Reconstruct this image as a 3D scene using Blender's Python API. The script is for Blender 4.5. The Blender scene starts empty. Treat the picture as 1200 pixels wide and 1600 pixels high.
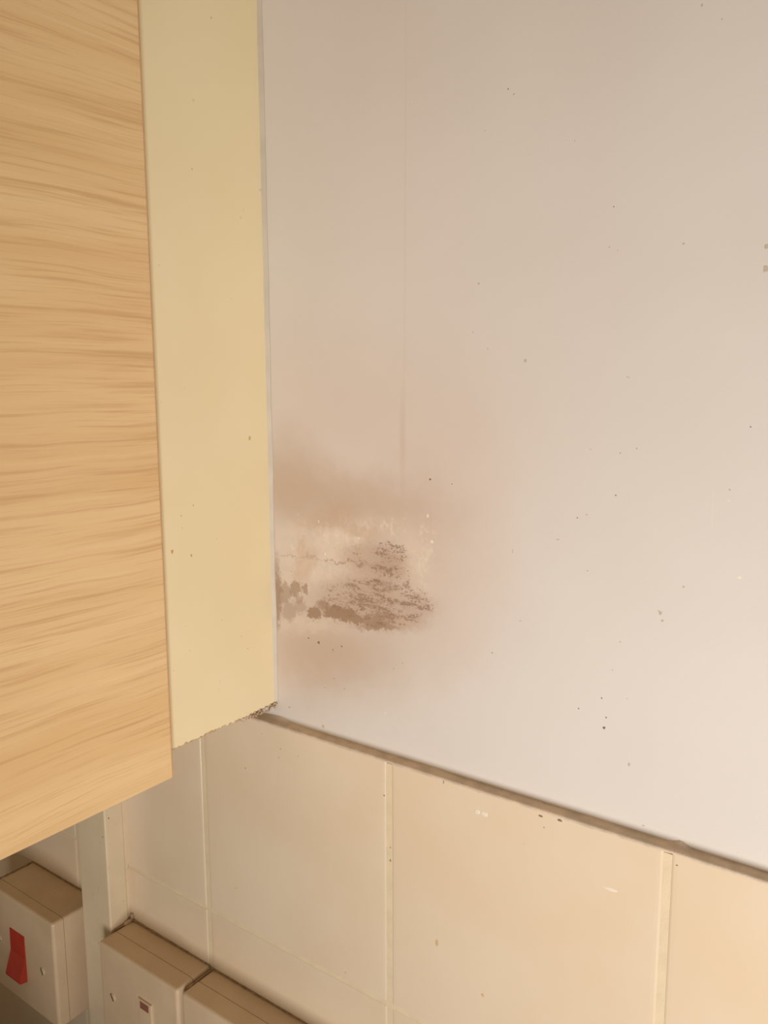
import bpy, bmesh, math, random
from mathutils import Vector, Matrix, noise

# ------------------------------------------------------------------ camera, world, light
scene = bpy.context.scene
col = scene.collection
cam_data = bpy.data.cameras.new('camera')
cam = bpy.data.objects.new('camera', cam_data)
col.objects.link(cam)
cam_data.sensor_fit = 'VERTICAL'
cam_data.sensor_height = 24.0
cam_data.sensor_width = 18.0
cam_data.lens = 19.2592
cam_data.clip_start = 0.01
cam.matrix_world = Matrix([[0.809773, -0.083809, 0.580727, 0.333764], [0.586728, 0.122931, -0.800399, -0.341672], [-0.004309, 0.98887, 0.148719, 0.189432], [0.0, 0.0, 0.0, 1.0]])
scene.camera = cam

world = bpy.data.worlds.new('room_light')
scene.world = world
world.use_nodes = True
bg = world.node_tree.nodes['Background']
bg.inputs['Color'].default_value = (1.0, 0.80, 0.52, 1)
bg.inputs['Strength'].default_value = 0.25

def area(name, loc, target, sx, sy, power, color):
    d = bpy.data.lights.new(name, 'AREA')
    d.shape = 'RECTANGLE'; d.size = sx; d.size_y = sy
    d.energy = power; d.color = color
    o = bpy.data.objects.new(name, d); col.objects.link(o)
    o.location = loc
    o.rotation_euler = (Vector(target) - Vector(loc)).to_track_quat('-Z', 'Y').to_euler()
    return o
# daylight from the kitchen window, on the right of the picture
area('window_daylight', (0.91, -0.87, -0.35), (0.355, 0.0, -0.03), 0.55, 0.55, 2.85, (1.0, 0.98, 0.965)).data.spread = math.radians(68)

vs = scene.view_settings
vs.view_transform = 'Standard'; vs.look = 'None'
vs.exposure = 0.0; vs.gamma = 1.0; vs.use_curve_mapping = False

# ------------------------------------------------------------------ helpers
def lin(r, g, b):
    def f(c):
        c /= 255.0
        return c / 12.92 if c <= 0.04045 else ((c + 0.055) / 1.055) ** 2.4
    return (f(r), f(g), f(b), 1.0)

class NT:
    def __init__(self, name, rough=0.5):
        self.m = bpy.data.materials.new(name); self.m.use_nodes = True
        self.t = self.m.node_tree
        self.b = self.t.nodes['Principled BSDF']
        self.b.inputs['Roughness'].default_value = rough
        self._geo = None
    def n(self, kind, **kw):
        nd = self.t.nodes.new(kind)
        for k, v in kw.items(): setattr(nd, k, v)
        return nd
    def l(self, a, b): self.t.links.new(a, b)
    def coord(self):
        if self._geo is None: self._geo = self.n('ShaderNodeTexCoord').outputs['Object']
        return self._geo
    def set(self, sock, v):
        if hasattr(v, 'is_output'): self.l(v, sock)
        else: sock.default_value = v
    def math(self, op, a, b=0.0, clamp=False):
        nd = self.n('ShaderNodeMath', operation=op, use_clamp=clamp)
        self.set(nd.inputs[0], a); self.set(nd.inputs[1], b)
        return nd.outputs[0]
    def vmath(self, op, a, b=(0, 0, 0)):
        nd = self.n('ShaderNodeVectorMath', operation=op)
        self.set(nd.inputs[0], a); self.set(nd.inputs[1], b)
        return nd.outputs['Value'] if op in ('LENGTH', 'DISTANCE') else nd.outputs[0]
    def noise(self, scale, detail=2.0, rough=0.5, vec=None, out='Fac', dist=0.0, mul=None):
        nd = self.n('ShaderNodeTexNoise')
        nd.inputs['Scale'].default_value = scale; nd.inputs['Detail'].default_value = detail
        nd.inputs['Roughness'].default_value = rough; nd.inputs['Distortion'].default_value = dist
        v = vec if vec is not None else self.coord()
        if mul is not None: v = self.vmath('MULTIPLY', v, mul)
        self.l(v, nd.inputs['Vector'])
        return nd.outputs[out]
    def ramp(self, v, a, b, lo=0.0, hi=1.0, smooth=True):
        nd = self.n('ShaderNodeMapRange', interpolation_type='SMOOTHSTEP' if smooth else 'LINEAR')
        self.set(nd.inputs['Value'], v)
        nd.inputs['From Min'].default_value = a; nd.inputs['From Max'].default_value = b
        nd.inputs['To Min'].default_value = lo; nd.inputs['To Max'].default_value = hi
        return nd.outputs['Result']
    def mix(self, f, a, b, mode='MIX'):
        nd = self.n('ShaderNodeMix', data_type='RGBA', blend_type=mode)
        self.set(nd.inputs[0], f); self.set(nd.inputs[6], a); self.set(nd.inputs[7], b)
        return nd.outputs[2]
    def color(self, c): self.set(self.b.inputs['Base Color'], c)
    def bump(self, h, strength=0.2, dist=0.001):
        nd = self.n('ShaderNodeBump')
        nd.inputs['Strength'].default_value = strength; nd.inputs['Distance'].default_value = dist
        self.l(h, nd.inputs['Height']); self.l(nd.outputs[0], self.b.inputs['Normal'])

def plain(name, c, rough=0.5, var=0.06, scale=60.0, bump=0.0):
    t = NT(name, rough)
    f = t.noise(scale, 3)
    dark = tuple(x * (1 - 2 * var) for x in c[:3]) + (1,)
    t.color(t.mix(t.ramp(f, 0.3, 0.7), dark, c))
    if bump: t.bump(t.noise(scale * 12, 2), bump, 0.0004)
    return t.m

# ------------------------------------------------------------------ materials
def wall_material(level):
    # level 0: plain paint, 1: damp halo, 2: the mould patch itself
    t = NT(('painted_plaster', 'damp_plaster', 'mouldy_plaster')[level], 0.55)
    co = t.coord()
    # warped coordinate so that stain outlines are ragged
    def warped(scale, amp, detail=4):
        c = t.noise(scale, detail, 0.6, out='Color')
        c = t.vmath('SUBTRACT', c, (0.5, 0.5, 0.5))
        return t.vmath('ADD', co, t.vmath('MULTIPLY', c, (amp, 0.0, amp)))
    if level >= 1: w_soft = warped(45, 0.022, 3)
    if level == 2:
        w_mid = warped(140, 0.014)
        w_fine = warped(300, 0.010, 4)
    def blob(vec, e, soft, strength):
        cx, cz, rx, rz, ang = e
        m = t.n('ShaderNodeMapping', vector_type='TEXTURE')
        m.inputs['Location'].default_value = (cx, 0.006, cz)
        m.inputs['Rotation'].default_value = (0, -ang, 0)
        m.inputs['Scale'].default_value = (rx, 1.0, rz)
        t.l(vec, m.inputs['Vector'])
        d = t.vmath('LENGTH', m.outputs[0])
        return t.ramp(d, 1 + soft, max(0.0, 1 - soft), 0.0, strength)
    def union(vec, lst):
        out = None
        for e, soft, s in lst:
            v = vec
            if out is not None:   # evaluate the blobs one after another (keeps the shader's working set small)
                ma = t.n('ShaderNodeVectorMath', operation='MULTIPLY_ADD')
                t.l(out, ma.inputs[0]); ma.inputs[1].default_value = (1e-9, 1e-9, 1e-9); t.l(vec, ma.inputs[2])
                v = ma.outputs[0]
            b = blob(v, e, soft, s)
            if out is None: out = b
            else:   # screen: 1-(1-a)(1-b)
                out = t.math('SUBTRACT', t.math('ADD', out, b), t.math('MULTIPLY', out, b))
        return out
    base = t.mix(t.ramp(t.noise(9, 3), 0.3, 0.7), lin(*PAINT_A), lin(*PAINT_B))
    c = base
    if level >= 1:
        # pinkish weathered film round the damp patch
        pink = union(w_soft, [((0.08987, 0.16227, 0.05590, 0.04007, -3.069), .9, .55), ((0.02450, 0.18501, 0.04910, 0.03943, -3.088), .9, .4), ((0.12856, 0.11918, 0.05587, 0.02478, 1.560), .6, .45), ((0.11767, 0.07487, 0.03476, 0.02917, -2.526), .8, .35)])
        c = t.mix(pink, c, lin(*PINK), 'MIX')
        # damp tide mark
        damp = union(w_soft, [((0.02795, 0.13200, 0.04711, 0.01478, -3.135), .8, .75), ((0.00855, 0.13921, 0.02328, 0.02121, 0.920), .9, .6), ((0.06874, 0.12201, 0.04848, 0.01586, -3.109), .8, .5), ((0.09786, 0.10940, 0.03794, 0.02690, 1.460), .7, .4),
                              ((0.03642, 0.08426, 0.04711, 0.03955, -2.553), .9, .35),
                              ((0.03547, 0.03882, 0.03674, 0.01559, -3.027), .9, .75), ((0.06351, 0.04415, 0.04669, 0.02623, -2.968), .9, .5), ((0.02025, 0.02022, 0.03105, 0.02248, -2.635), .9, .3), ((0.01403, 0.06979, 0.04362, 0.02653, 1.437), .9, .35)])
        c = t.mix(damp, c, lin(*DAMP))
    if level == 2:
        # scraped, lighter filler
        pale = union(w_mid, [((0.02234, 0.10122, 0.02177, 0.01411, -2.934), .35, .55), ((0.05301, 0.10382, 0.02153, 0.01062, -2.887), .25, .75), ((0.03657, 0.09170, 0.02776, 0.01030, -2.997), .4, .65), ((0.06182, 0.09121, 0.01756, 0.00499, -3.003), .5, .5),
                             ((0.09987, 0.10285, 0.01329, 0.01151, 1.156), .5, .6), ((0.01932, 0.08010, 0.01967, 0.00830, -2.973), .5, .5), ((0.02608, 0.05438, 0.02430, 0.00530, -2.965), .6, .45), ((0.10190, 0.08779, 0.01592, 0.01012, -2.908), .7, .4), ((0.07725, 0.11584, 0.02868, 0.00760, -3.038), .6, .3), ((0.11740, 0.11316, 0.01987, 0.00752, 1.561), .7, .2)])
        pale = t.math('MULTIPLY', pale, t.ramp(t.noise(180, 4, 0.6, mul=(0.5, 1, 1)), 0.3, 0.55, 0.45, 1.0))
        c = t.mix(pale, c, lin(*PALE))
        # brushed strokes of filler, lighter still
        stroke = union(w_mid, [((0.03692, 0.10830, 0.02543, 0.00794, -2.785), .5, .8), ((0.05761, 0.11039, 0.01558, 0.00491, -2.840), .3, .9), ((0.08976, 0.11807, 0.01793, 0.00410, -3.112), .5, .7), ((0.11052, 0.10577, 0.01647, 0.00548, 1.733), .5, .7), ((0.10188, 0.09631, 0.01370, 0.00787, 1.510), .6, .6), ((0.04591, 0.08992, 0.02233, 0.00520, -3.114), .5, .7), ((0.02214, 0.09370, 0.01471, 0.00930, -2.927), .6, .5)])
        sn = t.noise(210, 4, 0.65, mul=(1.0, 1, 0.55), dist=0.8)
        stroke = t.math('MULTIPLY', stroke, t.ramp(sn, 0.50, 0.62))
        c = t.mix(t.math('MULTIPLY', stroke, 0.8), c, lin(*STROKE))
        # brown scuffs inside the scraped area
        scuff = union(w_mid, [((0.03707, 0.11561, 0.01622, 0.00508, -3.038), .7, .5), ((0.05330, 0.12244, 0.01116, 0.00496, -3.032), .7, .5), ((0.02446, 0.08834, 0.01282, 0.00692, 1.005), .5, .45), ((0.02234, 0.10122, 0.00532, 0.00386, 1.391), .6, .4), ((0.06428, 0.11283, 0.01244, 0.00443, 2.984), .5, .5)])
        c = t.mix(scuff, c, lin(*SCUFF))
        # mould film under the specks
        film = union(w_fine, [((0.07285, 0.09896, 0.02016, 0.00849, -3.059), .45, .6), ((0.08639, 0.09607, 0.01080, 0.00618, -2.954), .5, .5), ((0.07055, 0.08343, 0.02560, 0.01062, -2.972), .7, .35), ((0.05712, 0.07427, 0.02662, 0.01084, -2.961), .5, .35),
                              ((0.07695, 0.07189, 0.03337, 0.01060, -2.968), .5, .5), ((0.08119, 0.06473, 0.02480, 0.00500, -3.040), .5, .5), ((0.10393, 0.07610, 0.00840, 0.00714, -2.449), .6, .3), ((0.07706, 0.08857, 0.02101, 0.00630, -2.995), .6, .3)])
        c = t.mix(film, c, lin(*FILM))
        # bare dark patches with crisp edges
        bare = union(w_fine, [((0.00897, 0.07021, 0.00635, 0.00449, 1.355), .2, .6), ((0.01715, 0.07370, 0.00553, 0.00406, 0.965), .2, .75), ((0.02510, 0.07482, 0.00312, 0.00239, 1.287), .2, .75), ((0.02049, 0.06806, 0.00355, 0.00225, -2.871), .25, .5), ((0.01223, 0.05984, 0.00656, 0.00529, 1.101), .25, .5), ((0.02138, 0.06398, 0.00477, 0.00394, -2.455), .3, .45),
                              ((0.03113, 0.06170, 0.00550, 0.00404, -2.751), .15, .95), ((0.03846, 0.06775, 0.00548, 0.00312, -3.124), .3, .8), ((0.05012, 0.06474, 0.01189, 0.00407, -3.023), .18, 1.0), ((0.06103, 0.06283, 0.00503, 0.00287, -2.891), .2, .9), ((0.07256, 0.06401, 0.01111, 0.00255, -3.079), .3, .8), ((0.08118, 0.06223, 0.00932, 0.00178, -3.023), .4, .7), ((0.08121, 0.06829, 0.00844, 0.00213, -3.039), .4, .8), ((0.07253, 0.06039, 0.00878, 0.00178, -2.965), .5, .7),
                              ((0.00320, 0.06625, 0.01502, 0.00309, 1.531), .5, .85), ((0.00220, 0.08362, 0.00860, 0.00257, 1.522), .7, .5), ((0.00112, 0.05018, 0.00483, 0.00258, 1.456), .7, .7)])
        c = t.mix(bare, c, lin(*BARE))
        # mould specks: small dots whose density follows an envelope
        env = union(w_mid, [((0.06414, 0.10006, 0.02229, 0.00785, -3.060), .5, .75), ((0.08765, 0.10210, 0.01085, 0.00879, -2.779), .4, .95), ((0.05717, 0.07793, 0.02421, 0.00874, -3.026), .5, .8), ((0.08550, 0.08201, 0.02068, 0.01040, -2.948), .5, .8),
                            ((0.06823, 0.07052, 0.03782, 0.00795, -3.034), .4, .9), ((0.08047, 0.08903, 0.01838, 0.00557, -2.995), .6, .6), ((0.08755, 0.06826, 0.02300, 0.00617, -2.859), .5, .9), ((0.10392, 0.07781, 0.00913, 0.00845, -3.065), .5, .85), ((0.03559, 0.04457, 0.02323, 0.00853, -3.054), .8, .35), ((0.04737, 0.03919, 0.01892, 0.01104, -2.839), .9, .3), ((0.08957, 0.04196, 0.02099, 0.01050, -2.875), .9, .15), ((0.04478, 0.02537, 0.02374, 0.01118, -2.868), .9, .2)])
        env = t.math('MULTIPLY', env, t.ramp(t.noise(150, 3, 0.6, mul=(0.45, 1, 2.2)), 0.36, 0.62, 0.62, 1.12))
        n1 = t.noise(720, 3, 0.7, mul=(0.75, 1, 1.25))
        thr = t.math('SUBTRACT', 0.86, t.math('MULTIPLY', env, 0.38))
        spk = t.ramp(t.math('SUBTRACT', n1, thr), 0.0, 0.07)
        n2 = t.noise(1300, 2, 0.5, mul=(0.8, 1, 1.1))
        spk2 = t.ramp(t.math('SUBTRACT', n2, t.math('SUBTRACT', 0.90, t.math('MULTIPLY', env, 0.36))), 0.0, 0.08)
        spk = t.math('MAXIMUM', spk, spk2)
        c = t.mix(t.math('MULTIPLY', spk, 0.72), c, lin(*SPECK))
        # dark scrape lines running across the patch
        lines = union(w_mid, [((0.01968, 0.09378, 0.02144, 0.00061, -3.131), .6, .35), ((0.05740, 0.09497, 0.02582, 0.00073, -3.132), .6, .55), ((0.08135, 0.09439, 0.01164, 0.00084, -3.072), .6, .75), ((0.05946, 0.08079, 0.00677, 0.00115, 2.997), .6, .8), ((0.08340, 0.08311, 0.00853, 0.00103, -2.887), .6, .6), ((0.07790, 0.08586, 0.00938, 0.00210, -2.998), .6, .5),
                              ((0.09584, 0.08695, 0.00208, 0.00121, 1.498), .5, .6), ((0.07352, 0.07493, 0.02108, 0.00143, -3.062), .7, .4)])
        c = t.mix(t.math('MULTIPLY', lines, t.ramp(t.noise(500, 3), .35, .6, .3, 1)), c, lin(*SPECK))
    seam = union(co, [((0.09514, 0.27556, 0.10334, 0.00061, 1.564), .8, .10), ((0.09348, 0.16239, 0.01982, 0.00159, 1.569), .9, .30)])
    c = t.mix(seam, c, lin(*DAMP))
    t.color(c)
    h = t.math('ADD', t.math('MULTIPLY', t.noise(700, 2), 0.25), t.math('MULTIPLY', t.noise(60, 2), 0.3))
    t.bump(h, 0.25, 0.0006)
    return t.m

PAINT_A = (217, 208, 199); PAINT_B = (221, 212, 204)
PINK = (214, 194, 180); DAMP = (195, 170, 148); PALE = (222, 203, 184); SCUFF = (196, 166, 140)
STROKE = (230, 212, 192)
FILM = (184, 154, 132); BARE = (160, 130, 106); SPECK = (140, 110, 90)

def wood_material():
    t = NT('oak_laminate', 0.42)
    co = t.coord()
    w = t.noise(7, 2, out='Color')
    w = t.vmath('SUBTRACT', w, (0.5, 0.5, 0.5))
    co2 = t.vmath('ADD', co, t.vmath('MULTIPLY', w, (0, 0, 0.010)))
    w2 = t.vmath('SUBTRACT', t.noise(30, 2, out='Color'), (0.5, 0.5, 0.5))
    co2 = t.vmath('ADD', co2, t.vmath('MULTIPLY', w2, (0, 0, 0.0012)))
    broad = t.noise(1, 3, 0.55, vec=co2, mul=(0, 2.5, 45))
    line = t.noise(1, 4, 0.6, vec=co2, mul=(0, 7, 260))
    fine = t.noise(1, 3, 0.6, vec=co2, mul=(0, 16, 700))
    c = t.mix(t.ramp(broad, 0.22, 0.72), lin(*WOOD_D), lin(*WOOD_L))
    c = t.mix(t.ramp(line, 0.52, 0.72, 0, 0.7), c, lin(*WOOD_G))
    c = t.mix(t.ramp(fine, 0.52, 0.75, 0, 0.45), c, lin(*WOOD_G))
    c = t.mix(t.ramp(t.noise(1, 3, 0.6, vec=co2, mul=(3.1, 9, 430)), 0.54, 0.68, 0, 0.5), c, lin(*WOOD_G))
    c = t.mix(t.ramp(line, 0.45, 0.28, 0, 0.4), c, lin(*WOOD_H))
    pores = t.ramp(t.noise(1, 1, 0.5, mul=(0, 60, 110)), 0.80, 0.86, 0, 0.5)
    c = t.mix(pores, c, lin(150, 100, 58))
    t.color(c)
    t.bump(fine, 0.08, 0.0004)
    return t.m
WOOD_D = (224, 184, 130); WOOD_L = (235, 200, 149); WOOD_G = (203, 158, 107); WOOD_H = (240, 210, 161)

def cream_material():
    t = NT('cream_melamine', 0.38)
    c = t.mix(t.ramp(t.noise(14, 3), 0.3, 0.7), lin(*CREAM_A), lin(*CREAM_B))
    spots = t.ramp(t.noise(170, 2, 0.5), 0.73, 0.80, 0, 0.35)
    c = t.mix(spots, c, lin(186, 150, 104))
    sep = t.n('ShaderNodeSeparateXYZ'); t.l(t.coord(), sep.inputs[0])
    # chipped lower edge: brown board core shows where the melamine has broken away
    edge = t.math('SUBTRACT', sep.outputs[2], t.math('MULTIPLY', t.math('SUBTRACT', t.noise(420, 3, .6), 0.47), 0.0055))
    c = t.mix(t.ramp(edge, 0.0006, 0.0001, 0, .9), c, lin(178, 140, 100))
    t.color(c)
    return t.m
CREAM_A = (236, 217, 174); CREAM_B = (239, 221, 180)

def tile_material():
    t = NT('cream_glazed_tile', 0.22)
    oi = t.n('ShaderNodeObjectInfo')
    c = t.mix(t.ramp(t.noise(12, 3), 0.3, 0.7), lin(*TILE_A), lin(*TILE_B))
    c = t.mix(t.math('MULTIPLY', oi.outputs['Random'], 0.25), c, lin(*TILE_A))
    c = t.mix(t.ramp(t.noise(240, 2), 0.76, 0.80, 0, 0.3), c, lin(190, 150, 110))
    t.color(c)
    t.bump(t.noise(25, 2), 0.06, 0.002)
    return t.m
TILE_A = (224, 201, 171); TILE_B = (228, 209, 183)

def plastic_material(name, a, b, rough=0.35):
    t = NT(name, rough)
    c = t.mix(t.ramp(t.noise(30, 4), 0.35, 0.7), lin(*a), lin(*b))
    c = t.mix(t.ramp(t.noise(260, 3), 0.68, 0.78, 0, 0.35), c, lin(150, 122, 92))
    t.color(c)
    return t.m

M = {}
M['wall'] = wall_material(0)
M['wall_damp'] = wall_material(1)
M['wall_mould'] = wall_material(2)
M['wood'] = wood_material()
M['wood_edge'] = plain('oak_edge_band', lin(206, 160, 110), 0.45, 0.06, 200)
M['cream'] = cream_material()
M['tile'] = tile_material()
M['grout'] = plain('pale_grout', lin(226, 206, 172), 0.8, 0.04, 90, 0.3)
M['caulk'] = plain('grimy_caulk', lin(222, 200, 176), 0.7, 0.10, 120, 0.5)
M['dirt'] = plain('brown_grime', lin(176, 142, 106), 0.9, 0.18, 300, 0.6)
M['grime_light'] = plain('tan_grime', lin(212, 182, 148), 0.9, 0.15, 300, 0.6)
M['silicone'] = plain('white_silicone', lin(206, 192, 172), 0.6, 0.05, 50)
M['plastic'] = plastic_material('aged_white_plastic', (214, 188, 156), (222, 197, 165))
M['trunk'] = plastic_material('white_pvc', (222, 203, 172), (227, 209, 179))
M['red'] = plain('red_plastic', lin(192, 62, 46), 0.5, 0.06, 80)
M['marker'] = plain('dull_red_print', lin(142, 92, 72), 0.6, 0.05, 200)
M['metal'] = plain('screw_metal', lin(150, 134, 112), 0.4, 0.1, 400)
M['metal'].node_tree.nodes['Principled BSDF'].inputs['Metallic'].default_value = 0.6
M['dark'] = plain('dark_slot', lin(48, 36, 28), 0.8, 0.05, 100)
M['worktop'] = plain('brown_laminate', lin(150, 116, 84), 0.4, 0.12, 40)
M['occluder'] = plain('dark_brown_enamel', lin(58, 42, 34), 0.35, 0.05, 30)
M['speck'] = plain('dark_speck', lin(138, 118, 98), 0.8, 0.1, 500)
M['speck_faint'] = plain('faint_speck', lin(198, 182, 165), 0.8, 0.05, 500)
M['speck_white'] = plain('white_speck', lin(236, 222, 202), 0.6, 0.02, 500)
M['tile_mark'] = plain('tan_mark', lin(214, 182, 142), 0.5, 0.05, 300)
M['cream_mark'] = plain('cream_mark', lin(208, 178, 130), 0.5, 0.05, 300)
M['speck_amber'] = plain('amber_speck', lin(206, 162, 92), 0.6, 0.05, 500)

# ------------------------------------------------------------------ mesh helpers
def build(name, bm, mat, parent=None, smooth=False, loc=None):
    me = bpy.data.meshes.new(name)
    bmesh.ops.recalc_face_normals(bm, faces=bm.faces)
    bm.to_mesh(me); bm.free()
    me.materials.append(mat)
    if smooth:
        for p in me.polygons: p.use_smooth = True
    o = bpy.data.objects.new(name, me); col.objects.link(o)
    if parent is not None:
        o.parent = parent
        o.location = (-Vector(parent.location) if parent.parent is None else Vector()) if loc is None else loc
    elif loc is not None: o.location = loc
    return o
def tag(o, label=None, cat=None, group=None, kind=None):
    for k, v in (('label', label), ('category', cat), ('group', group), ('kind', kind)):
        if v: o[k] = v
    return o
def empty(name, loc):
    o = bpy.data.objects.new(name, None); o.empty_display_size = 0.02
    col.objects.link(o); o.location = loc
    return o
def box(bm, x0, x1, y0, y1, z0, z1, bevel=0.0, seg=2):
    r = bmesh.ops.create_cube(bm, size=1.0)
    vs_ = r['verts']
    for v in vs_:
        v.co = Vector((x0 + (v.co.x + .5) * (x1 - x0), y0 + (v.co.y + .5) * (y1 - y0), z0 + (v.co.z + .5) * (z1 - z0)))
    if bevel:
        es = list({e for v in vs_ for e in v.link_edges})
        bmesh.ops.bevel(bm, geom=es, offset=bevel, segments=seg, affect='EDGES', profile=0.5)
def frontbox(name, b, mat, parent, bevel, seg=4):
    # only the front rim and the four depth edges are rounded, the rear rim stays crisp
    bm = bmesh.new(); box(bm, *b)
    ymin = b[2]
    es = [e for e in bm.edges if all(abs(v.co.y - ymin) < 1e-6 for v in e.verts) or abs(e.verts[0].co.y - e.verts[1].co.y) > 1e-5]
    bmesh.ops.bevel(bm, geom=es, offset=bevel, segments=seg, affect='EDGES', profile=0.5)
    return build(name, bm, mat, parent)
def depthbox(name, b, mat, parent, bevel, seg=4):
    bm = bmesh.new(); box(bm, *b)
    es = [e for e in bm.edges if abs(e.verts[0].co.y - e.verts[1].co.y) > 1e-5]
    bmesh.ops.bevel(bm, geom=es, offset=bevel, segments=seg, affect='EDGES', profile=0.5)
    return build(name, bm, mat, parent)
def boxobj(name, b, mat, parent=None, bevel=0.0, seg=2, smooth=False):
    bm = bmesh.new(); box(bm, *b, bevel=bevel, seg=seg)
    return build(name, bm, mat, parent, smooth)
def bead(name, pts, radius, mat, parent, jitter=0.35, n=6, seed=0, step=0.0015):
    """irregular bead of sealant or grime along a polyline"""
    rnd = random.Random(seed)
    path = []
    for a, b in zip(pts[:-1], pts[1:]):
        a, b = Vector(a), Vector(b); k = max(2, int((b - a).length / step))
        for i in range(k): path.append(a.lerp(b, i / k))
    path.append(Vector(pts[-1]))
    bm = bmesh.new(); rings = []
    for i, p in enumerate(path):
        d = (path[min(i + 1, len(path) - 1)] - path[max(i - 1, 0)]).normalized()
        s = d.orthogonal().normalized(); u = d.cross(s)
        r = radius * (1 + jitter * (noise.noise(p * 260 + Vector((seed * 7.1, 0, 0))) * 1.6))
        if i in (0, len(path) - 1): r *= 0.4
        rings.append([bm.verts.new(p + (s * math.cos(2 * math.pi * k / n) + u * math.sin(2 * math.pi * k / n)) * r * (1 + jitter * (rnd.random() - .5))) for k in range(n)])
    for A, B in zip(rings[:-1], rings[1:]):
        for k in range(n): bm.faces.new((A[k], A[(k + 1) % n], B[(k + 1) % n], B[k]))
    bm.faces.new(rings[0]); bm.faces.new(rings[-1])
    return build(name, bm, mat, parent, True)
def specks(name, lst, place, mat, parent, seed=1):
    """flattened ragged dots; place(u, v) -> point, normal, u axis, v axis"""
    rnd = random.Random(seed)
    bm = bmesh.new()
    for u, v, ru, rv in lst:
        p, nrm, au, av = place(u, v)
        n = 8; ring = []; inner = []
        for k in range(n):
            a = 2 * math.pi * k / n; j = 0.75 + 0.5 * rnd.random()
            d = au * (math.cos(a) * ru * j) + av * (math.sin(a) * rv * j)
            ring.append(bm.verts.new(p + d - nrm * 0.00005))
            inner.append(bm.verts.new(p + d * 0.6 + nrm * min(ru, rv) * 0.07))
        for k in range(n): bm.faces.new((ring[k], ring[(k + 1) % n], inner[(k + 1) % n], inner[k]))
        bm.faces.new(inner)
    o = build(name, bm, mat, parent)
    o['kind'] = 'stuff'
    return o

# ------------------------------------------------------------------ the setting: painted and tiled wall
WY = 0.006            # painted plaster face; the tile faces stand proud at y = 0
ZT = -0.01069             # top edge of the tiling
ZH = -0.15865             # joint below the first course
XJ = 0.08817             # one upright joint
PITCH = 0.15

# the painted face is cut into cells so that the damp and mouldy plaster sit only where the patch is
DAMP_X, DAMP_Z = (-0.0328, 0.2029), (-0.0335, 0.2704)
MOULD_X, MOULD_Z = (-0.0123, 0.1408), (-0.0135, 0.1531)
xs = sorted({-1.3, 1.3, *DAMP_X, *MOULD_X}); zs = sorted({-0.62, 1.05, *DAMP_Z, *MOULD_Z})
bm = bmesh.new()
grid = [[bm.verts.new((x, WY, z)) for z in zs] for x in xs]
back = [bm.verts.new((x, 0.10, z)) for x, z in ((-1.3, -.62), (1.3, -.62), (1.3, 1.05), (-1.3, 1.05))]
def inside(x, z, bx, bz): return bx[0] < x < bx[1] and bz[0] < z < bz[1]
for i in range(len(xs) - 1):
    for j in range(len(zs) - 1):
        f = bm.faces.new((grid[i][j], grid[i + 1][j], grid[i + 1][j + 1], grid[i][j + 1]))
        cx_, cz_ = (xs[i] + xs[i + 1]) / 2, (zs[j] + zs[j + 1]) / 2
        f.material_index = 2 if inside(cx_, cz_, MOULD_X, MOULD_Z) else 1 if inside(cx_, cz_, DAMP_X, DAMP_Z) else 0
bm.faces.new(back)
bm.faces.new([g[0] for g in grid] + [back[1], back[0]])
bm.faces.new([g[-1] for g in grid] + [back[2], back[3]])
bm.faces.new(grid[0] + [back[3], back[0]])
bm.faces.new(grid[-1] + [back[2], back[1]])
wall = build('wall_back', bm, M['wall'])
wall.data.materials.append(M['wall_damp']); wall.data.materials.append(M['wall_mould'])
tag(wall, 'pale painted plaster wall with a brown mould patch above cream tiles', 'wall', kind='structure')

gx0, gx1 = XJ - 6 * PITCH, XJ + 6 * PITCH
boxobj('grout', (gx0, gx1, 0.00035, WY + .001, ZT - 4 * PITCH + .02, ZT - 0.0015), M['grout'], wall)
# cushion-edged tiles, one mesh shared by all; upright joints are the wider ones
def tile_mesh(w, h):
    bm = bmesh.new()
    prof = [(0.0, 0.0058), (0.0, 0.0006), (0.0004, 0.00022), (0.0012, 0.00005), (0.0028, 0.0)]
    loops = []
    for inset, y in prof:
        a, b = w / 2 - inset, h / 2 - inset
        loops.append([bm.verts.new((sx * a, y, sz * b)) for sx, sz in ((-1, -1), (1, -1), (1, 1), (-1, 1))])
    for A, B in zip(loops[:-1], loops[1:]):
        for k in range(4): bm.faces.new((A[k], A[(k + 1) % 4], B[(k + 1) % 4], B[k]))
    bm.faces.new(loops[-1]); bm.faces.new(loops[0])
    bmesh.ops.recalc_face_normals(bm, faces=bm.faces)
    me = bpy.data.meshes.new('tile'); bm.to_mesh(me); bm.free()
    me.materials.append(M['tile'])
    return me
TW, THH = PITCH - 0.0036, (ZT - ZH) - 0.0022
tmesh = tile_mesh(TW, THH)
rnd = random.Random(4)
for r in range(4):
    zc = ZT - (ZT - ZH) * r - THH / 2 - 0.0002
    for i in range(-6, 6):
        o = bpy.data.objects.new('tile', tmesh); col.objects.link(o)
        o.parent = wall
        o.location = (XJ + (i + .5) * PITCH, rnd.uniform(-0.00005, 0.00005), zc)
        o.rotation_euler = (rnd.uniform(-.0006, .0006), 0, rnd.uniform(-.0006, .0006))

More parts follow.
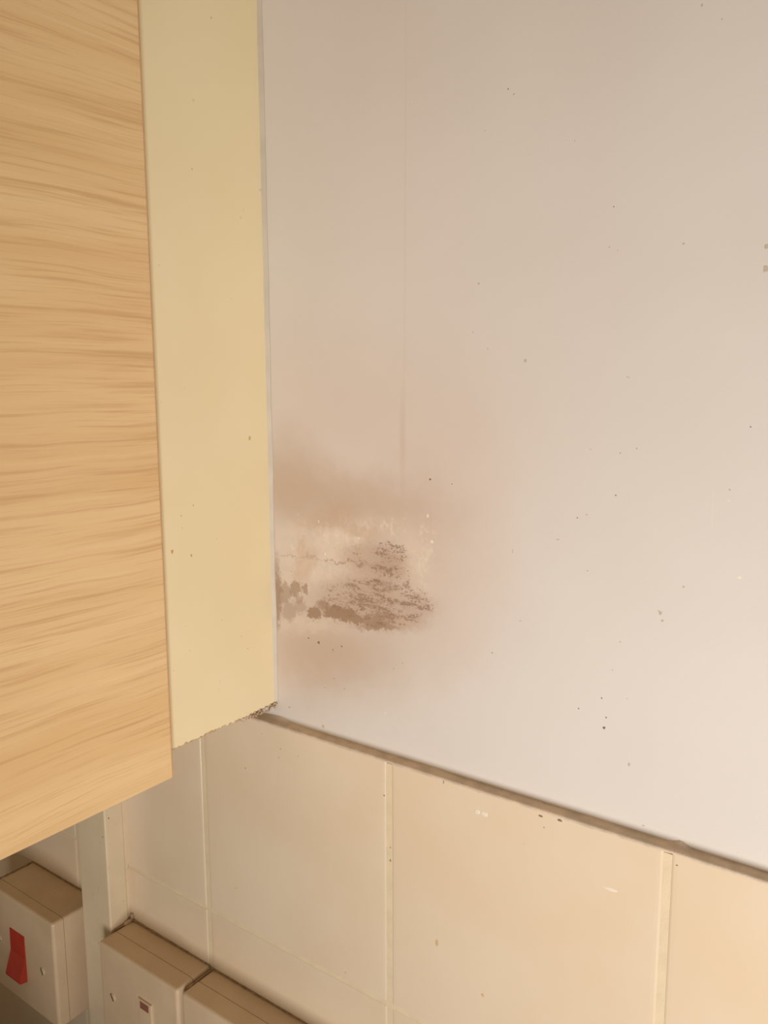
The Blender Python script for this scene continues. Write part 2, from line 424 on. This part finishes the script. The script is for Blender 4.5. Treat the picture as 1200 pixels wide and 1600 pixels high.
# caulk bedded on the tile ledge, ragged where it was smeared
bm = bmesh.new(); prev = None
N = 620
for i in range(N + 1):
    x = -0.03 + (gx1 + 0.03) * i / N
    q = Vector((x * 130, 3.3, 0)); q2 = Vector((x * 420, 9.1, 0)); q3 = Vector((x * 38, 1.7, 0))
    up = 0.0016 + 0.0006 * noise.noise(q3) + 0.0005 * noise.noise(q) + (0.0022 * math.exp(-((x - 0.002) / 0.012) ** 2))
    up += 0.0024 * math.exp(-((x - 0.2418) / 0.0032) ** 2)
    lip = 0.0006 * noise.noise(q) + 0.0007 * max(0, noise.noise(q2)) + 0.0003
    ring = [bm.verts.new(c) for c in ((x, WY + .0006, ZT + up), (x, WY - .0008, ZT + up * .62), (x, WY * .5, ZT + .0008 + .0003 * noise.noise(q2)),
                                      (x, 0.0004, ZT + .0005), (x, -0.0004, ZT - .0002 - lip * .4), (x, -0.0001, ZT - .0006 - lip), (x, WY + .0006, ZT - .0006 - lip))]
    if prev:
        for k in range(len(ring) - 1): bm.faces.new((prev[k], prev[k + 1], ring[k + 1], ring[k]))
    prev = ring
build('caulk_strip', bm, M['caulk'], wall, True)

def on_wall(u, v): return Vector((u, WY, v)), Vector((0, -1, 0)), Vector((1, 0, 0)), Vector((0, 0, 1))
def on_tile(u, v): return Vector((u, 0, v)), Vector((0, -1, 0)), Vector((1, 0, 0)), Vector((0, 0, 1))
def on_cream(u, v): return Vector((0, u, v)), Vector((1, 0, 0)), Vector((0, 1, 0)), Vector((0, 0, 1))
def px(lst, k): return [(u, v, a * k, b * k) for (u, v), a, b in lst]
K = 0.00027
specks('dirt_speck', px([((0.15067, 0.32076), 1.7, 1.7), ((0.20110, 0.26428), 1.5, 1.5), ((0.20662, 0.14279), 2, 1.5), ((0.19279, 0.04188), 2, 2), ((0.20535, 0.03560), 3.2, 3.4), ((0.20607, 0.04069), 1.8, 1.8),
    ((0.18926, 0.13134), 1.5, 1.5), ((0.20789, 0.16131), 1.3, 1.3), ((0.26002, 0.17384), 2, 1.3), ((0.20364, 0.04931), 1.8, 1.8), ((0.14714, 0.06006), 1.7, 1.5), ((-0.00876, 0.37693), 2.6, 1.8), ((0.11034, 0.14394), 3, 2.5), ((0.12316, 0.14249), 1.5, 1.5),
    ((0.04573, 0.02557), 1.6, 1.6), ((0.05315, 0.02107), 1.6, 1.6), ((0.03844, 0.01864), 1.4, 1.4), ((0.08746, 0.03974), 1.4, 1.4), ((0.09334, 0.04414), 1.4, 1.4), ((0.03463, 0.04478), 4, 4), ((0.02686, 0.04606), 3, 2), ((0.05167, 0.04564), 3, 2), ((0.04508, 0.04253), 2, 2), ((0.01444, 0.08403), 1.5, 1.5), ((0.09666, 0.09496), 1.8, 1.8)], K), on_wall, M['speck'], wall)
specks('faint_speck', px([((0.15357, 0.31804), 2, 2), ((0.19977, 0.24812), 2, 1.5), ((0.20344, 0.24646), 1.5, 1.5), ((0.23058, 0.24628), 3, 2), ((0.13697, 0.23789), 2.5, 2.5), ((0.13417, 0.21567), 1.5, 2), ((0.14222, 0.20766), 1.6, 1.6), ((0.16190, 0.20159), 3, 4),
    ((0.19453, 0.16244), 1.6, 1.6), ((0.21509, 0.16353), 1.8, 2.5), ((0.18029, 0.12041), 4, 1.5), ((0.15727, 0.11241), 1.5, 5), ((0.23743, 0.10611), 2.5, 2.5), ((0.22835, 0.09325), 4, 4), ((0.22932, 0.09000), 3, 3), ((0.25353, 0.14853), 2, 2), ((0.20820, 0.06361), 1.5, 1.5), ((0.21120, 0.07729), 1.8, 1.8),
    ((0.21053, 0.19353), 1.5, 1.5), ((0.20968, 0.19381), 1.5, 1.5), ((0.19374, 0.13319), 2, 2), ((0.19492, 0.10756), 2.5, 2), ((0.16207, 0.07885), 4, 1.2), ((0.21756, 0.02100), 3, 4), ((0.13930, 0.30528), 1.5, 1.5), ((0.18285, 0.29351), 1.5, 1.5), ((0.26174, 0.24217), 4, 5), ((0.26201, 0.23391), 5, 6), ((0.21543, 0.05167), 1.5, 1.5), ((0.01051, 0.00011), 5, 2.5), ((0.03700, -0.00548), 5, 4), ((0.22511, -0.00596), 3, 2), ((0.19702, -0.00966), 1.5, 1.5), ((0.22776, 0.09401), 2, 2), ((0.24088, 0.32737), 1.5, 1.5), ((0.23325, 0.33425), 2, 3)], K), on_wall, M['speck_faint'], wall, 2)
specks('white_speck', px([((0.25328, 0.14409), 3, 2), ((0.25917, 0.11314), 5, 3), ((0.08179, 0.01337), 2.2, 2.5), ((0.11165, 0.11222), 4, 4), ((0.06468, 0.10899), 5, 2), ((0.10888, 0.12517), 3, 5), ((0.03613, 0.11553), 1.5, 4), ((0.02082, 0.11821), 1.6, 1.6), ((0.24736, 0.13889), 0.6, 50), ((0.04046, 0.09732), 3, 4), ((0.09889, 0.32516), 1, 6)], K), on_wall, M['speck_white'], wall, 3)
specks('tile_speck', px([((-0.02262, -0.04562), 2, 2), ((0.08503, -0.03140), 1.8, 1.8), ((0.00801, -0.02476), 1.5, 1.5), ((-0.03439, -0.13205), 1.5, 1.2), ((0.00677, -0.03080), 1.2, 1.2), ((0.02238, -0.02575), 1, 2), ((-0.00776, -0.01901), 1.2, 1.2), ((0.12321, -0.01240), 1, 4), ((0.17980, -0.01903), 1.3, 1.3), ((0.17800, -0.01370), 4, 2), ((0.18783, -0.01282), 5, 2), ((0.24241, -0.01603), 3, 2), ((0.08922, -0.06097), 1.3, 1.3), ((0.08919, -0.06860), 1.6, 3)], K), on_tile, M['speck'], wall, 4)
specks('tile_mark', px([((0.11988, -0.10557), 4, 8), ((0.14792, -0.12324), 4, 4), ((0.05638, -0.15176), 3, 2)], K), on_tile, M['tile_mark'], wall, 5)
specks('tile_glint', px([((0.14305, -0.02245), 6, 5), ((0.14747, -0.02243), 7, 5), ((0.21374, -0.03843), 14, 3)], K), on_tile, M['speck_white'], wall, 6)  # pale patches painted as soft reflections on the glaze

# ------------------------------------------------------------------ wall cabinet
cab = empty('wall_cabinet', (-0.3, -0.16, 0.0))
tag(cab, 'wall cabinet with oak laminate end panel over a cream side beside the mould patch', 'cabinet')
CD = 0.31                      # depth of the carcass
D1 = 0.07751                      # the oak end panel stops this far from the wall
ZW = -0.01295                      # lower edge of the end panel
PT = 0.004
CX0 = -0.60; CH = 0.72
# cream carcass side with its broken lower edge
bm = bmesh.new(); y0, y1 = -CD, WY; N = 420
bot = []; top = []
for i in range(N + 1):
    y = y0 + (y1 - y0) * i / N
    chip = 0.0006 * noise.noise(Vector((y * 500, 0.3, 0))) + 0.0007 * max(0, noise.noise(Vector((y * 190, 5.2, 0))))
    if y > -0.026: chip += 0.0012 * (y + 0.026) / 0.026 + 0.0010 * noise.noise(Vector((y * 380, 8.8, 0)))
    if i == 0: chip = 0
    bot.append((bm.verts.new((0, y, chip)), bm.verts.new((-.018, y, chip))))
    top.append((bm.verts.new((0, y, CH)), bm.verts.new((-.018, y, CH))))
for i in range(N):
    bm.faces.new((bot[i][0], bot[i + 1][0], top[i + 1][0], top[i][0]))
    bm.faces.new((bot[i][1], bot[i + 1][1], top[i + 1][1], top[i][1]))
    bm.faces.new((bot[i][0], bot[i + 1][0], bot[i + 1][1], bot[i][1]))
    bm.faces.new((top[i][0], top[i + 1][0], top[i + 1][1], top[i][1]))
bm.faces.new((bot[0][0], top[0][0], top[0][1], bot[0][1])); bm.faces.new((bot[N][0], top[N][0], top[N][1], bot[N][1]))
build('side_panel', bm, M['cream'], cab)['label'] = 'cream melamine side with a chipped lower edge'
boxobj('side_panel', (CX0, CX0 + .018, -CD, WY, 0.0, CH), M['cream'], cab)
boxobj('bottom_panel', (CX0 + .018, -.018, -CD, WY, 0.002, 0.020), M['cream'], cab)
boxobj('top_panel', (CX0 + .018, -.018, -CD, WY, CH - .018, CH), M['cream'], cab)
boxobj('back_panel', (CX0 + .018, -.018, WY - .004, WY - .0005, 0.020, CH - .018), M['cream'], cab)
end = boxobj('end_panel', (0.0, PT, -CD - .022, -D1, ZW, CH + .01), M['wood'], cab, bevel=0.0007, seg=2)
end['label'] = 'oak laminate end panel with grain running sideways'
boxobj('edge_band', (0.0004, PT - .0003, -D1 - .0002, -D1 + .0005, ZW + .0006, CH + .009), M['wood_edge'], end)
for xa, xb in ((CX0 + .002, CX0 / 2 - .0015), (CX0 / 2 + .0015, -.002)):
    d = boxobj('door', (xa, xb, -CD - .020, -CD - .001, 0.002, CH - .002), M['wood'], cab, bevel=0.0012)
    hx = xb - .04 if xb < CX0 / 2 + .01 else xa + .04
    bm = bmesh.new()
    box(bm, hx - .005, hx + .005, -CD - .048, -CD - .040, .05, .18, .002)
    box(bm, hx - .004, hx + .004, -CD - .042, -CD - .019, .055, .063, .001)
    box(bm, hx - .004, hx + .004, -CD - .042, -CD - .019, .167, .175, .001)
    build('handle', bm, M['metal'], d)
# silicone run down the joint between side and wall
bm = bmesh.new(); prev = None; N = 260
for i in range(N + 1):
    z = 0.003 + (CH - .003) * i / N
    w = 0.0020 + 0.0006 * noise.noise(Vector((z * 30, 2, 0))) + 0.0006 * min(1, z / .35)
    d = 0.0022 + 0.0004 * noise.noise(Vector((z * 60, 7, 0)))
    ring = [bm.verts.new(c) for c in ((-.0004, WY - d, z), (w * .35, WY - d * .62, z), (w * .75, WY - d * .22, z), (w, WY + .0002, z), (-.0004, WY + .0002, z))]
    if prev:
        for k in range(4): bm.faces.new((prev[k], prev[k + 1], ring[k + 1], ring[k]))
    prev = ring
build('sealant_bead', bm, M['silicone'], cab, True)
# crumbling grime packed under the corner
bm = bmesh.new(); rnd = random.Random(11)
for i in range(170):
    s = rnd.random()
    p = Vector((-.003 + rnd.uniform(-.004, .004), -.024 + .030 * s, -.0015 + rnd.uniform(-.0018, .0018) + .0010 * s))
    r = bmesh.ops.create_icosphere(bm, subdivisions=1, radius=rnd.uniform(.0004, .0010) * (.5 + .6 * s))
    for v in r['verts']: v.co = v.co * rnd.uniform(.65, 1.25) + p
g = build('grime_crumbs', bm, M['grime_light'], cab); g['kind'] = 'stuff'
specks('stain_speck', px([((-0.06151, 0.12429), 2, 3), ((-0.04535, 0.29936), 2, 4), ((-0.03565, 0.06255), 1.5, 1.5), ((-0.01671, 0.04089), 2, 2.5), ((-0.06157, 0.06513), 1.6, 1.6), ((-0.05923, 0.05074), 1.5, 1.5), ((-0.07049, 0.04292), 1.5, 1.5), ((-0.03983, 0.02324), 1.2, 2), ((-0.02893, 0.37550), 2, 3), ((-0.01033, 0.16190), 4, 6), ((-0.03734, 0.10844), 1.5, 1.5), ((-0.06099, 0.11780), 1.2, 3), ((-0.05309, 0.12869), 3, 2), ((-0.02077, 0.23791), 1, 2), ((-0.07108, 0.18323), 1.2, 1.2), ((-0.01232, 0.28100), 1.5, 4)], 0.00026), on_cream, M['cream_mark'], cab, 7)
specks('amber_spot', px([((-0.06835, 0.10642), 3.5, 4.5), ((-0.05574, 0.10227), 2.5, 3.5)], 0.0003), on_cream, M['speck_amber'], cab, 8)

# ------------------------------------------------------------------ surface trunking
tr = empty('cable_trunking', (-0.165, -0.009, -0.45))
tag(tr, 'upright white plastic cable trunking running down the tiles between the switch boxes', 'trunking')
TX0, TX1, TD = -0.182, -0.1475, 0.018
boxobj('channel', (TX0 + .0008, TX1 - .0008, -TD + .004, 0.0002, -0.45, 0.0015), M['trunk'], tr, bevel=.0004)
boxobj('lid', (TX0, TX1, -TD, -TD + .0155, -0.45, 0.0012), M['trunk'], tr, bevel=.0012, seg=3)
specks('dirt_speck', [(-0.1476, -.113, .0006, .0007)], lambda u, v: (Vector((TX1, -.0145, v)), Vector((1, 0, 0)), Vector((0, 1, 0)), Vector((0, 0, 1))), M['dark'], tr)
specks('dirt_speck', [(-0.1510, -.127, .0005, .0007)], lambda u, v: (Vector((u, -TD, v)), Vector((0, -1, 0)), Vector((1, 0, 0)), Vector((0, 0, 1))), M['dark'], tr)

# ------------------------------------------------------------------ surface mounted boxes
def screw(x, y, z, parent, ang):
    bm = bmesh.new()
    bmesh.ops.create_cone(bm, cap_ends=True, segments=18, radius1=.0030, radius2=.0026, depth=.0010, matrix=Matrix.Translation((x, y - .0002, z)) @ Matrix.Rotation(math.pi / 2, 4, 'X'))
    s = build('screw', bm, M['plastic'], parent)
    bm = bmesh.new()
    box(bm, -.0026, .0026, -.00015, .00015, -.00045, .00045)
    bmesh.ops.transform(bm, verts=bm.verts, matrix=Matrix.Translation((x, y - .00075, z)) @ Matrix.Rotation(ang, 4, 'Y'))
    o = build('slot', bm, M['dark'], None); o.parent = s; o.location = (0, 0, 0)
def fixing_box(name, label, cat, x0, x1, zt, h, seam, depth):
    cx = (x0 + x1) / 2
    root = empty(name, (cx, 0.0, zt - h))
    tag(root, label, cat)
    depthbox('back_box', (x0 + .0001, x1 - .0001, -seam + .00045, 0.0, zt - h + .0001, zt - .0001), M['plastic'], root, .0024)
    depthbox('gasket', (x0 + .0006, x1 - .0006, -seam - .0012, -seam + .001, zt - h + .0006, zt - .0006), M['dirt'], root, .0024)
    frontbox('faceplate', (x0, x1, -depth, -seam, zt - h, zt), M['plastic'], root, .0024)
    return root
# switch with the red rocker, deepest box, left of the trunking
B1 = (-0.2775, -0.1905); B1T = -0.2003
s1 = fixing_box('switch_box', 'white surface switch box with a red rocker left of the trunking', 'switch', B1[0], B1[1], B1T, .087, .0289, .038)
bm = bmesh.new()
rx0, rx1, ry = -.2505, -.2305, -.038
pr = [(ry + .001, -.2265), (ry - .0006, -.2272), (ry - .0010, -.246), (ry - .0065, -.2620), (ry - .0060, -.2640), (ry + .001, -.2655)]
A = [bm.verts.new((rx0, y, z)) for y, z in pr]; B = [bm.verts.new((rx1, y, z)) for y, z in pr]
bm.faces.new(A); bm.faces.new(B[::-1])
for k in range(len(pr)): bm.faces.new((A[k], A[(k + 1) % 6], B[(k + 1) % 6], B[k]))
build('rocker', bm, M['red'], s1)['label'] = 'red rocker switch'
screw(-.2080, -.038, -.2460, s1, 1.1); screw(-.2683, -.038, -.2440, s1, .3)
bead('grime_line', [(B1[0], -.036, B1T), (B1[0] - .0003, -.0005, B1T), (B1[1], -.0005, B1T)], .0007, M['dirt'], s1, seed=3)
# single switched socket right of the trunking
B2 = (-0.1470, -0.0622); B2T = -0.2000
s2 = fixing_box('socket_box', 'single socket box with a small rocker right against the trunking', 'socket', B2[0], B2[1], B2T, .086, .0155, .0290)
r = boxobj('rocker', (-.1025, -.0890, -.0304, -.0285, -.2500, -.2235), M['plastic'], s2, bevel=.0005)
boxobj('marker', (-.1005, -.0915, -.03055, -.0303, -.2300, -.2247), M['marker'], r)['label'] = 'dull red on-marker'
for k, (hx, hz, w, h) in enumerate(((-.1046, -.2580, .004, .008), (-.1157, -.2700, .0065, .004), (-.0935, -.2700, .0065, .004))):
    boxobj('pin_hole', (hx - w / 2, hx + w / 2, -.02908, -.0285, hz - h / 2, hz + h / 2), M['dark'], s2)
screw(-.1335, -.0290, -.2385, s2, 1.0); screw(-.0757, -.0290, -.2420, s2, .2)
bead('grime_line', [(B2[0] + .0002, -.018, B2T + .0004), (B2[0] + .0012, -.0012, B2T + .0006), (B2[0] + .004, -.0005, B2T + .001), (B2[1], -.0004, B2T)], .0006, M['dirt'], s2, seed=5)
bead('grime_lump', [(B2[0] + .0006, -.008, B2T + .0002), (B2[0] + .001, -.001, B2T + .0012), (B2[0] + .0016, -.0004, B2T + .006)], .0014, M['grime_light'], s2, seed=6)
# twin socket at the bottom edge of the picture
B3 = (-0.0600, 0.0860); B3T = -0.2012
s3 = fixing_box('socket_box', 'socket box nearest the bottom edge, butted against the single socket box', 'socket', B3[0], B3[1], B3T, .086, .0140, .0275)
for cx in (-.030, .056):
    boxobj('rocker', (cx - .007, cx + .007, -.0289, -.0270, -.2500, -.2260), M['plastic'], s3, bevel=.0005)
for cx in (-.012, .038):
    for hx, hz, w, h in ((cx, -.2560, .004, .008), (cx - .011, -.2700, .0065, .004), (cx + .011, -.2700, .0065, .004)):
        boxobj('pin_hole', (hx - w / 2, hx + w / 2, -.02758, -.0270, hz - h / 2, hz + h / 2), M['dark'], s3)
screw(-.0472, -.0275, -.2440, s3, .4); screw(.0732, -.0275, -.2440, s3, 1.2)
bead('grime_line', [(B3[0] + .0004, -.024, B3T), (B3[0], -.008, B3T), (B3[0] + .001, -.0010, B3T + .0006), (B3[0] + .006, -.0004, B3T + .0003), (B3[1], -.0004, B3T)], .0006, M['dirt'], s3, seed=8)

# ------------------------------------------------------------------ below the picture: worktop and an unseen block added to shade the lower boxes
wt = empty('worktop', (0.0, -0.30, -0.508))
tag(wt, 'brown laminate kitchen worktop running along the wall below the tiles', 'worktop')
boxobj('slab', (-1.2, 1.2, -0.60, -0.0002, -0.508, -0.470), M['worktop'], wt, bevel=.004, seg=3)
boxobj('front_edge', (-1.2, 1.2, -0.6006, -0.5990, -0.503, -0.475), M['wood_edge'], wt)
to = empty('shade_block', (-0.20, -0.21, -0.470))
tag(to, 'unseen dark brown block added on the worktop to shade the red switch box', 'shade_block')
boxobj('body', (-.365, -.065, -.350, -.175, -.462, -.276), M['occluder'], to, bevel=.022, seg=4, smooth=True)
boxobj('base', (-.355, -.075, -.342, -.183, -.470, -.460), M['dark'], to, bevel=.003)
for y in (-.293, -.232):
    boxobj('slot', (-.335, -.095, y - .014, y + .014, -.2765, -.2755), M['dark'], to)
boxobj('lever', (-.066, -.050, -.275, -.250, -.335, -.322), M['dark'], to, bevel=.003)
